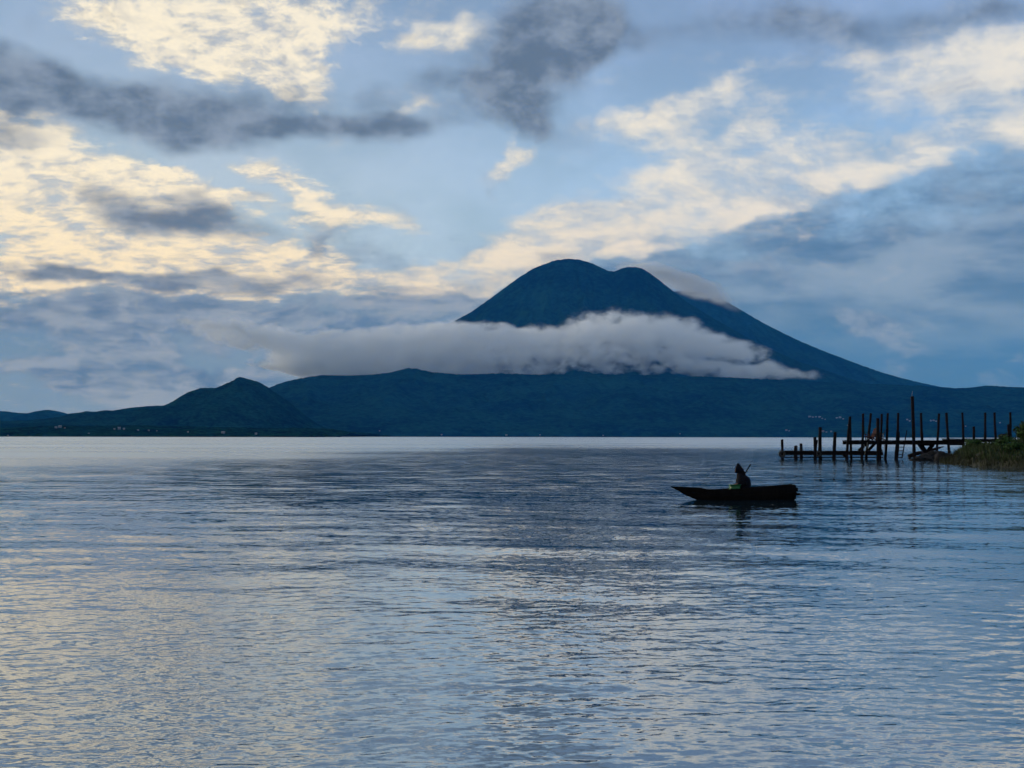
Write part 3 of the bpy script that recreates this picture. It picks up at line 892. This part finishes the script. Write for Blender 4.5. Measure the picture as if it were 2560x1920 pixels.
c = zp(2028, 468, 140); boulder((c.x, c.y, zp(2028, 471).z + .12), (.36, .4, .34), 4, 'round dark boulder on the shore end of the dock')
bm = bmesh.new()
q0 = on_water(2290, 1146)
e = empty('driftwood', (q0.x + 1.0, q0.y + 2, 0), 'bleached broken driftwood trunk among the boulders under the dock', 'driftwood')
add_tube(bm, [(-1.2, 0, .15), (-.4, .1, .45), (.5, 0, .62), (1.6, .2, .95), (2.4, .3, 1.15)], [.22, .20, .17, .12, .05], 9, .12)
obj_bm('trunk', bm, M_POST, e)
for a, b_ in (((.5, 0, .62), (.2, -.2, 1.25)), ((1.4, .1, .9), (1.9, -.1, .45)), ((-.4, 0, .45), (-.9, -.3, .8))):
    bm = bmesh.new()
    add_tube(bm, [a, tuple((np.array(a) + np.array(b_)) / 2 + .05), b_], [.08, .06, .025], 6, .1)
    obj_bm('branch', bm, M_POST, e)

# ------------------------------------------------------------------ houses on the far shore
dg = bpy.context.evaluated_depsgraph_get()
dg.update()
def land_hit(px, py):
    d = ray(px, py)
    o = Vector((0, 0, CAM_H))
    for _ in range(12):
        hit, loc, nrm_, idx, ob, mat_ = scene.ray_cast(dg, o, d)
        if not hit:
            return None
        if ob.get('kind') == 'structure' and ob.name.split('.')[0] in ('foothill', 'hill', 'volcano'):
            return loc
        o = loc + d * 0.5
    return None
def house(px, py, w, h, label, group, red=False):
    p = land_hit(px, py)
    if p is None:
        return
    e = empty('house', (p.x, p.y, p.z - 1.0), label, 'house', group)
    e.rotation_euler = (0, 0, rnd.uniform(-.4, .4))
    w *= rnd.uniform(.6, .95); h *= rnd.uniform(.6, .9)
    dpt = w * .7
    bm = bmesh.new(); add_box(bm, (0, 0, h / 2 + .5), (w, dpt, h + 1.0)); obj_bm('wall', bm, M_WALL, e)
    bm = bmesh.new()
    z0 = h + 1.0
    v = [bm.verts.new(c) for c in ((-w * .56, -dpt * .58, z0), (w * .56, -dpt * .58, z0), (w * .56, dpt * .58, z0), (-w * .56, dpt * .58, z0), (-w * .56, 0, z0 + h * .4), (w * .56, 0, z0 + h * .4))]
    for f in ((0, 1, 5, 4), (2, 3, 4, 5), (0, 4, 3), (1, 2, 5), (3, 2, 1, 0)):
        bm.faces.new([v[k] for k in f])
    obj_bm('roof', bm, M_ROOF_RED if red else M_ROOF, e)
    bm = bmesh.new(); add_box(bm, (0, -dpt / 2 - .05, h * .35 + 1), (1.6, .12, h * .7)); obj_bm('door', bm, M_ROOF_RED, e)
G1, G2, G3 = 'houses in the village on the far right shore', 'houses along the left shore', 'lone houses at the foot of the volcano'
ORD = ('first', 'second', 'third', 'fourth', 'fifth', 'sixth', 'seventh', 'eighth')
CLUSTERS = [
    (G1, 1.0, .45, 'upper village row above the outer dock posts', ((2024, 1043, 17), (2032, 1044, 12), (2040, 1043, 14), (2049, 1044, 18), (2056, 1047, 12), (2063, 1049, 9))),
    (G1, 1.0, .45, 'village cluster just left of the red dock chairs', ((2092, 1046, 13), (2100, 1045, 15), (2108, 1048, 11), (2120, 1064, 9))),
    (G1, 1.0, .45, 'village pair beside the tallest dock post', ((2268, 1050, 14), (2274, 1053, 10))),
    (G1, 1.0, .45, 'village row right of the tallest dock post', ((2327, 1053, 15), (2334, 1052, 12), (2340, 1054, 13))),
    (G1, 1.0, .45, 'pair on the far shore above the dock end', ((1966, 1077, 14), (1973, 1078, 10))),
    (G1, 1.0, .45, 'shoreline row behind the lower dock posts', ((2057, 1080, 18), (2066, 1081, 10), (2078, 1080, 14))),
    (G1, 1.0, .45, 'far slope above the grassy bank', ((2414, 1066, 9), (2500, 1058, 12))),
    (G2, .55, .28, 'upper cluster on the low left shore', ((140, 1070, 14), (150, 1069, 18), (162, 1071, 10))),
    (G2, .55, .28, 'middle cluster of the left shore', ((286, 1074, 10), (298, 1073, 16), (310, 1074, 12))),
    (G2, .55, .28, 'scatter left of the pointed hill', ((345, 1076, 9), (372, 1077, 9), (392, 1078, 7), (470, 1081, 8))),
    (G2, .55, .28, 'left shore nearest the water', ((20, 1090, 7), (75, 1093, 9), (222, 1084, 7))),
    (G3, 1.0, .42, 'foothill shore beneath the volcano', ((558, 1083, 10), (640, 1086, 8), (949, 1078, 10), (1104, 1088, 12), (1266, 1089, 14), (1350, 1088, 9), (1508, 1089, 10), (1700, 1085, 9)))]
for grp, kw, kh, where, items in CLUSTERS:
    for k_, (px, py, w) in enumerate(sorted(items)):
        house(px, py, w * kw, w * kh, f'{ORD[k_]} pale house from left, {where}' if where[0] in 'umvs' and 'row' in where or 'cluster' in where or 'pair' in where else f'{ORD[k_]} pale house from left, {where}', grp, rnd.random() < .25)

# ------------------------------------------------------------------ canoe
CY = 49.2
KX = CY / F
def cp(px, py, y=CY):
    return at(px, py, y)
C0 = cp(1830, 1247); C0.z = 0
CANOE = empty('canoe', C0, 'dark wooden plank canoe with long pointed bow carrying a hooded person', 'canoe')
def cx(px):
    return (px - 1830) * KX
def interp(v, tab):
    return float(np.interp(v, [t[0] for t in tab], [t[1] for t in tab]))
SHEER = [(1678, 1214.6), (1700, 1216.4), (1757, 1219.5), (1768, 1222.6), (1795, 1222.2), (1821, 1220.4), (1877, 1216.4), (1929, 1213.3), (1982, 1209.0)]
KEEL = [(1678, 1217), (1697, 1226), (1706, 1233), (1720, 1239), (1736, 1246), (1760, 1254), (1800, 1258), (1900, 1258), (1950, 1256), (1985, 1252)]
zz = lambda py: cp(1830, py).z - cp(1830, 1247).z
def half_beam(px):
    return interp(px, [(1678, .035), (1700, .09), (1730, .19), (1770, .30), (1830, .37), (1900, .37), (1950, .32), (1985, .27)])
def hull_rows(top_f, bot_f, n_, x0, x1, thick=.035):
    bm = bmesh.new()
    st = []
    for i in range(n_ + 1):
        px = x0 + (x1 - x0) * i / n_
        b = half_beam(px); zt = top_f(px); zb = bot_f(px)
        row = []
        for s in np.linspace(-1, 1, 15):
            prof = math.copysign(abs(s) ** .55, s)
            row.append(Vector((cx(px), b * prof * (1.0), zb + (zt - zb) * abs(s) ** 2.6)))
        inner = [Vector((v.x, v.y * (1 - thick / max(b, .04)) if abs(v.y) > 1e-6 else 0, v.z + thick * (1 - abs(s) ** 4))) for v, s in zip(row, np.linspace(-1, 1, 15))]
        st.append([bm.verts.new(v) for v in row] + [bm.verts.new(v) for v in inner[::-1]])
    m_ = len(st[0])
    for a, b in zip(st, st[1:]):
        for k in range(m_):
            bm.faces.new((a[k], a[(k + 1) % m_], b[(k + 1) % m_], b[k]))
    bm.faces.new(st[0][::-1]); bm.faces.new(st[-1])
    return bm
lower_top = lambda px: zz(interp(px, SHEER)) - interp(px, [(1678, .02), (1700, .05), (1760, .09), (1985, .16)])
obj_bm('hull', hull_rows(lower_top, lambda px: min(zz(interp(px, KEEL)), lower_top(px) - .02), 40, 1690, 1984), M_HULL, CANOE, True)
def strake(s, x0, x1, dz0, dz1, out, name='plank', n_=24):
    bm = bmesh.new()
    st = []
    for i in range(n_ + 1):
        px = x0 + (x1 - x0) * i / n_
        b = half_beam(px) + out
        zt = zz(interp(px, SHEER)) - dz0(px); zb = zz(interp(px, SHEER)) - dz1(px)
        y1 = s * b; y2 = s * (b - .03)
        st.append([bm.verts.new(v) for v in ((cx(px), y1 * .97, zb), (cx(px), y1, zt), (cx(px), y2, zt), (cx(px), y2 * .97, zb))])
    for a, b in zip(st, st[1:]):
        for k in range(4):
            bm.faces.new((a[k], a[(k + 1) % 4], b[(k + 1) % 4], b[k]))
    bm.faces.new(st[0][::-1]); bm.faces.new(st[-1])
    return obj_bm(name, bm, M_HULL, CANOE)
for s in (-1, 1):
    strake(s, 1706, 1983, lambda px: .0, lambda px: interp(px, [(1700, .09), (1760, .13), (1985, .21)]), .012)
    strake(s, 1700, 1768, lambda px: -.012, lambda px: .06, .026, 'bow_plank', 10)
bm = bmesh.new()       # long flat beak of the bow
pr = [(1677, 1214, .03), (1690, 1215.4, .07), (1705, 1216.5, .11)]
st = []
for px, py, b in pr:
    zt = zz(py); zb = zt - interp(px, [(1677, .03), (1690, .10), (1705, .18)])
    st.append([bm.verts.new((cx(px), y_, z_)) for y_, z_ in ((-b, zt), (b, zt), (b * .5, zb), (-b * .5, zb))])
for a, b in zip(st, st[1:]):
    for k in range(4):
        bm.faces.new((a[k], a[(k + 1) % 4], b[(k + 1) % 4], b[k]))
bm.faces.new(st[0][::-1]); bm.faces.new(st[-1])
obj_bm('bow', bm, M_HULL, CANOE)
bm = bmesh.new(); add_box(bm, (cx(1984.5), 0, zz(1228)), (.04, .54, zz(1210) - zz(1246))); obj_bm('stern_board', bm, M_HULL, CANOE)
for py, L, y_ in ((1220, .10, -.12), (1225, .14, .05), (1231, .09, -.05), (1234.5, .18, -.1), (1239, .08, .1)):
    bm = bmesh.new(); add_tube(bm, [(cx(1985), y_, zz(py)), (cx(1985) + L, y_, zz(py) + .015)], [.04, .03], 7, .2); obj_bm('stern_peg', bm, M_HULL, CANOE)
for px in (1775, 1866, 1945):
    bm = bmesh.new(); b = half_beam(px) - .04; add_box(bm, (cx(px), 0, .20), (.2, 2 * b, .03)); obj_bm('thwart', bm, M_HULL, CANOE)

# green tub in front of the paddler
t0 = cp(1837, 1222, CY - .12)
TUB = empty('plastic_tub', (t0.x, CY - .16, zz(1229)), 'bright green plastic tub with a pale rim in the canoe before the paddler', 'tub')
bm = bmesh.new()
def tub_ring(w, d, z):
    r_ = []
    for k in range(24):
        a = 2 * math.pi * k / 24
        ca, sa = math.cos(a), math.sin(a)
        r_.append(bm.verts.new((w * math.copysign(abs(ca) ** .4, ca), d * math.copysign(abs(sa) ** .4, sa), z)))
    return r_
rs = [tub_ring(.14, .13, 0), tub_ring(.175, .16, .25), tub_ring(.165, .15, .25), tub_ring(.13, .12, .02)]
for a, b in zip(rs, rs[1:]):
    for k in range(24):
        bm.faces.new((a[k], a[(k + 1) % 24], b[(k + 1) % 24], b[k]))
bm.faces.new(rs[0][::-1]); bm.faces.new(rs[-1])
obj_bm('body', bm, M_GREEN, TUB, True)
bm = bmesh.new()
rs = [tub_ring(.178, .163, .235), tub_ring(.195, .18, .24), tub_ring(.195, .18, .262), tub_ring(.165, .15, .262)]
for a, b in zip(rs, rs[1:] + rs[:1]):
    for k in range(24):
        bm.faces.new((a[k], a[(k + 1) % 24], b[(k + 1) % 24], b[k]))
obj_bm('rim', bm, M_GREEN, TUB, True)
bm = bmesh.new(); add_tube(bm, [(-.19, -.1, .25), (-.205, -.12, .15), (-.19, -.12, .04)], .014, 6); obj_bm('handle', bm, M_GREEN_RIM, TUB, True)

# ------------------------------------------------------------------ person
def skin_mesh(name, chains, mat, parent=None, sub=2):
    """chains: list of lists of (co, radius); chains whose first co repeats an existing one are joined there"""
    verts, edges, radii, index, roots = [], [], [], {}, set()
    for ch in chains:
        prev = None
        for i, (c, r) in enumerate(ch):
            key = tuple(round(v, 4) for v in c)
            if key in index:
                j = index[key]
            else:
                j = len(verts); verts.append(c); radii.append(r); index[key] = j
                if i == 0:
                    roots.add(j)
            if prev is not None:
                edges.append((prev, j))
            prev = j
    me = bpy.data.meshes.new(name)
    me.from_pydata(verts, edges, [])
    o = bpy.data.objects.new(name, me)
    COL.objects.link(o)
    sk_ = o.modifiers.new('skin', 'SKIN')
    sv = me.skin_vertices[0].data
    for j, r in enumerate(radii):
        rr = r if isinstance(r, tuple) else (r, r)
        sv[j].radius = rr
        sv[j].use_root = j in roots
    sk_.use_smooth_shade = True
    s_ = o.modifiers.new('sub', 'SUBSURF'); s_.levels = sub; s_.render_levels = sub
    dg_ = bpy.context.evaluated_depsgraph_get()
    dg_.update()
    nm = bpy.data.meshes.new_from_object(o.evaluated_get(dg_))
    o.modifiers.clear()
    o.data = nm
    nm.materials.clear(); nm.materials.append(mat)
    for p in nm.polygons:
        p.use_smooth = True
    o.parent = parent
    return o
PX0 = cp(1858, 1250).x
PB = Vector((PX0, CY, 0))       # person faces -X
pel = (.06, 0, .30)
chains = [[(pel), (.05, 0, .44), (.02, 0, .60), (-.03, 0, .74), (-.075, 0, .83), (-.105, 0, .89)]]
rad_t = [.15, .14, .145, .13, .055, .06]
chains = [[(c, r) for c, r in zip(chains[0], rad_t)]]
for s in (-1, 1):
    chains.append([(pel, .15), ((.03, s * .11, .29), .10), ((-.34, s * .15, .42), .07), ((-.38, s * .15, .40), .065), ((-.46, s * .14, .12), .045), ((-.47, s * .14, .08), .04), ((-.58, s * .14, .07), .035)])
SHO = (-.03, 0, .74)
HAND = {-1: (-.23, -.13, .52), 1: (-.02, .36, .60)}
ELB = {-1: (.03, -.27, .50), 1: (.10, .33, .52)}
for s in (-1, 1):
    chains.append([(SHO, .13), ((-.02, s * .18, .74), .065), (ELB[s], .045), (tuple(Vector(ELB[s]).lerp(Vector(HAND[s]), .55)), .038), (HAND[s], .028)])
PERSON = skin_mesh('person', chains, M_SKIN)
PERSON.location = PB
tag(PERSON, 'hooded person in dark clothes sitting in the canoe holding a paddle', 'person')
# head and hands joined into the body mesh
bm = bmesh.new(); bm.from_mesh(PERSON.data)
r_ = bmesh.ops.create_uvsphere(bm, u_segments=24, v_segments=16, radius=1.0)
hd = Vector((-.165, 0, .965))
for v in r_['verts']:
    c = v.co.copy()
    w = 1.0 - .18 * max(0, -c.z)
    x = c.x * .098; y = c.y * .075 * w; z = c.z * .118
    if c.x < -.6:
        if abs(c.y) < .22 and -.35 < c.z < .1:
            x -= .020 * (1 - abs(c.y) / .22)
        if .15 < abs(c.y) < .5 and .02 < c.z < .28:
            x += .010
        if abs(c.y) < .3 and -.6 < c.z < -.45:
            x -= .006
    v.co = hd + Matrix.Rotation(R(14), 3, 'Y').inverted() @ Vector((x, y, z))
for s in (-1, 1):
    e2 = bmesh.ops.create_uvsphere(bm, u_segments=8, v_segments=6, radius=1.0)
    for v in e2['verts']:
        v.co = hd + Vector((v.co.x * .018 + .005, s * .078 + v.co.y * .01, v.co.z * .03))
def hand(bm, p, d, nrm_v, s):
    d = d.normalized(); side = d.cross(nrm_v).normalized(); nrm_v = side.cross(d)
    def blob(c, a, b, cth):
        e3 = bmesh.ops.create_uvsphere(bm, u_segments=10, v_segments=7, radius=1.0)
        for v in e3['verts']:
            q = v.co
            v.co = c + d * q.x * a + side * q.y * b + nrm_v * q.z * cth
    blob(p + d * .035, .05, .042, .018)
    for k, L in enumerate((.062, .072, .068, .052)):
        o_ = p + d * .075 + side * (k - 1.5) * .019
        m1 = o_ + (d * .7 - nrm_v * .7) * L * .5
        m2 = m1 + (-d * .1 - nrm_v * 1.0) * L * .45
        m3 = m2 + (-d * .8 - nrm_v * .3) * L * .35
        add_tube(bm, [o_ - d * .02, o_, m1, m2, m3], [.009, .0095, .009, .008, .006], 7)
    o_ = p + d * .02 - side * .035
    add_tube(bm, [o_, o_ - side * .02 + d * .02 - nrm_v * .015, o_ - side * .012 + d * .045 - nrm_v * .035, o_ + d * .055 - nrm_v * .05], [.012, .011, .010, .007], 7)
hand(bm, Vector(HAND[-1]), Vector((-1, .1, -.15)), Vector((0, -.2, 1)), -1)
hand(bm, Vector(HAND[1]), Vector((-.6, -.1, .5)), Vector((.3, -1, 0)), 1)
bmesh.ops.recalc_face_normals(bm, faces=bm.faces[:])
bm.to_mesh(PERSON.data); bm.free()
for p_ in PERSON.data.polygons:
    p_.use_smooth = True
# clothing
def loft(name, rings, mat, parent, seg=28, fold=.0, seed=0, cap_top=True, cap_bot=False):
    """rings: (cx, cy, cz, rx, ry, tilt)"""
    bm = bmesh.new(); R_ = []
    for i, (x, y, z, rx, ry, tilt) in enumerate(rings):
        row = []
        for k in range(seg):
            a = 2 * math.pi * k / seg
            f = 1 + fold * mnoise.noise(Vector((math.cos(a) * 2.2, math.sin(a) * 2.2, i * .55 + seed))) + fold * .5 * math.sin(a * 7 + i * .4)
            row.append(bm.verts.new((x + math.cos(a) * rx * f * math.cos(tilt), y + math.sin(a) * ry * f, z - math.cos(a) * rx * f * math.sin(tilt))))
        R_.append(row)
    for a, b in zip(R_, R_[1:]):
        for k in range(seg):
            bm.faces.new((a[k], a[(k + 1) % seg], b[(k + 1) % seg], b[k]))
    if cap_top: bm.faces.new(R_[-1])
    if cap_bot: bm.faces.new(R_[0][::-1])
    return obj_bm(name, bm, mat, parent, True)
coat = loft('raincoat', [(.02, 0, .22, .25, .27, 0), (.02, 0, .32, .235, .265, 0), (.010, 0, .44, .245, .28, .02), (.004, 0, .56, .245, .28, .04), (.004, 0, .67, .238, .27, .06), (-.008, 0, .75, .212, .24, .12), (-.045, 0, .815, .172, .19, .2), (-.065, 0, .86, .132, .15, .26), (-.07, 0, .89, .09, .10, .26)], M_COAT, PERSON, fold=.045, seed=1)
for s in (-1, 1):
    sl_ = skin_mesh('sleeve', [[((-.02, s * .13, .755), .085), ((-.0, s * .22, .70), .085), (tuple(Vector(ELB[s]) + Vector((.005, 0, 0))), .068), (tuple(Vector(ELB[s]).lerp(Vector(HAND[s]), .5)), .058), (tuple(Vector(ELB[s]).lerp(Vector(HAND[s]), .93)), .05)]], M_COAT, PERSON)
    skin_mesh('trouser_leg', [[((.05, s * .08, .30), .12), ((-.08, s * .12, .345), .10), ((-.34, s * .15, .43), .082), ((-.40, s * .15, .39), .075), ((-.455, s * .14, .16), .058)]], M_TROUSERS, PERSON)
    skin_mesh('boot', [[((-.455, s * .14, .16), .05), ((-.47, s * .14, .09), .05), ((-.54, s * .14, .075), .042), ((-.61, s * .14, .07), .034)]], M_RUBBER, PERSON)
# pointed hood, open towards the face
bm = bmesh.new()
rows = []
HD = Vector((-.115, 0, .985))
for i in range(13):
    th = math.pi * i / 12           # from the face opening (0) over to the nape (pi)
    row = []
    for k in range(17):
        ph = math.pi * (k / 16 - .5)        # left to right over the crown
        row.append((th, ph))
    rows.append(row)
hood = []
prof_h = [(-.235, .965, .050, .105), (-.225, .985, .075, .128), (-.195, 1.0, .095, .150), (-.155, 1.005, .108, .165), (-.115, .995, .112, .162), (-.085, .97, .116, .152), (-.05, .935, .122, .148), (-.015, .885, .132, .14), (.02, .83, .145, .125), (.05, .78, .16, .10)]
R_ = []
for x, z, ry, rz in prof_h:
    row = []
    for k in range(21):
        a = math.pi * (-.30 + 1.60 * k / 20)       # leaves the front of the neck open
        ca, sa = math.cos(a), math.sin(a)
        peak = 1 + .24 * max(0, sa) ** 5 * math.exp(-((x + .135) / .06) ** 2)
        row.append(bm.verts.new((x - .035 * max(0, min(1, (.06 - x) / .2)) + .02 * max(0, sa) - .01 * max(0, -sa), ca * ry * 1.12, z + sa * rz * (1.08 if sa < 0 else 1.0) * peak)))
    R_.append(row)
for a, b in zip(R_, R_[1:]):
    for k in range(20):
        bm.faces.new((a[k], a[k + 1], b[k + 1], b[k]))
bm.faces.new(R_[-1])
hd_o = obj_bm('hood', bm, M_COAT, PERSON, True)
so = hd_o.modifiers.new('solid', 'SOLIDIFY'); so.thickness = .008

# paddle held on the far side
pt, pb = cp(1876.5, 1160.5, CY + .36), cp(1822, 1252, CY + .52)
PAD = empty('paddle', (pb.x, pb.y, pb.z), 'wooden paddle slanting up behind the shoulder of the hooded person', 'paddle')
bm = bmesh.new(); v0 = pt - pb
add_tube(bm, [v0 * .12, v0 * .5, v0], [.021, .02, .019], 8); obj_bm('shaft', bm, M_HULL, PAD, True)
bm = bmesh.new(); add_tube(bm, [v0 * .985 + Vector((0, -.035, 0)), v0 * .985 + Vector((0, .035, 0))], .026, 8); obj_bm('grip', bm, M_HULL, PAD, True)
bm = bmesh.new()
dv = v0.normalized(); sv_ = Vector((0, 1, 0)); nv = dv.cross(sv_)
rr_ = []
for t, w in ((-.38, .05), (-.32, .085), (-.1, .09), (.08, .06), (.2, .025)):
    rr_.append([bm.verts.new(dv * t + sv_ * w * a + nv * .010 * b) for a, b in ((-1, 0), (0, -1), (1, 0), (0, 1))])
for a, b in zip(rr_, rr_[1:]):
    for k in range(4):
        bm.faces.new((a[k], a[(k + 1) % 4], b[(k + 1) % 4], b[k]))
bm.faces.new(rr_[0][::-1]); bm.faces.new(rr_[-1])
obj_bm('blade', bm, M_HULL, PAD)
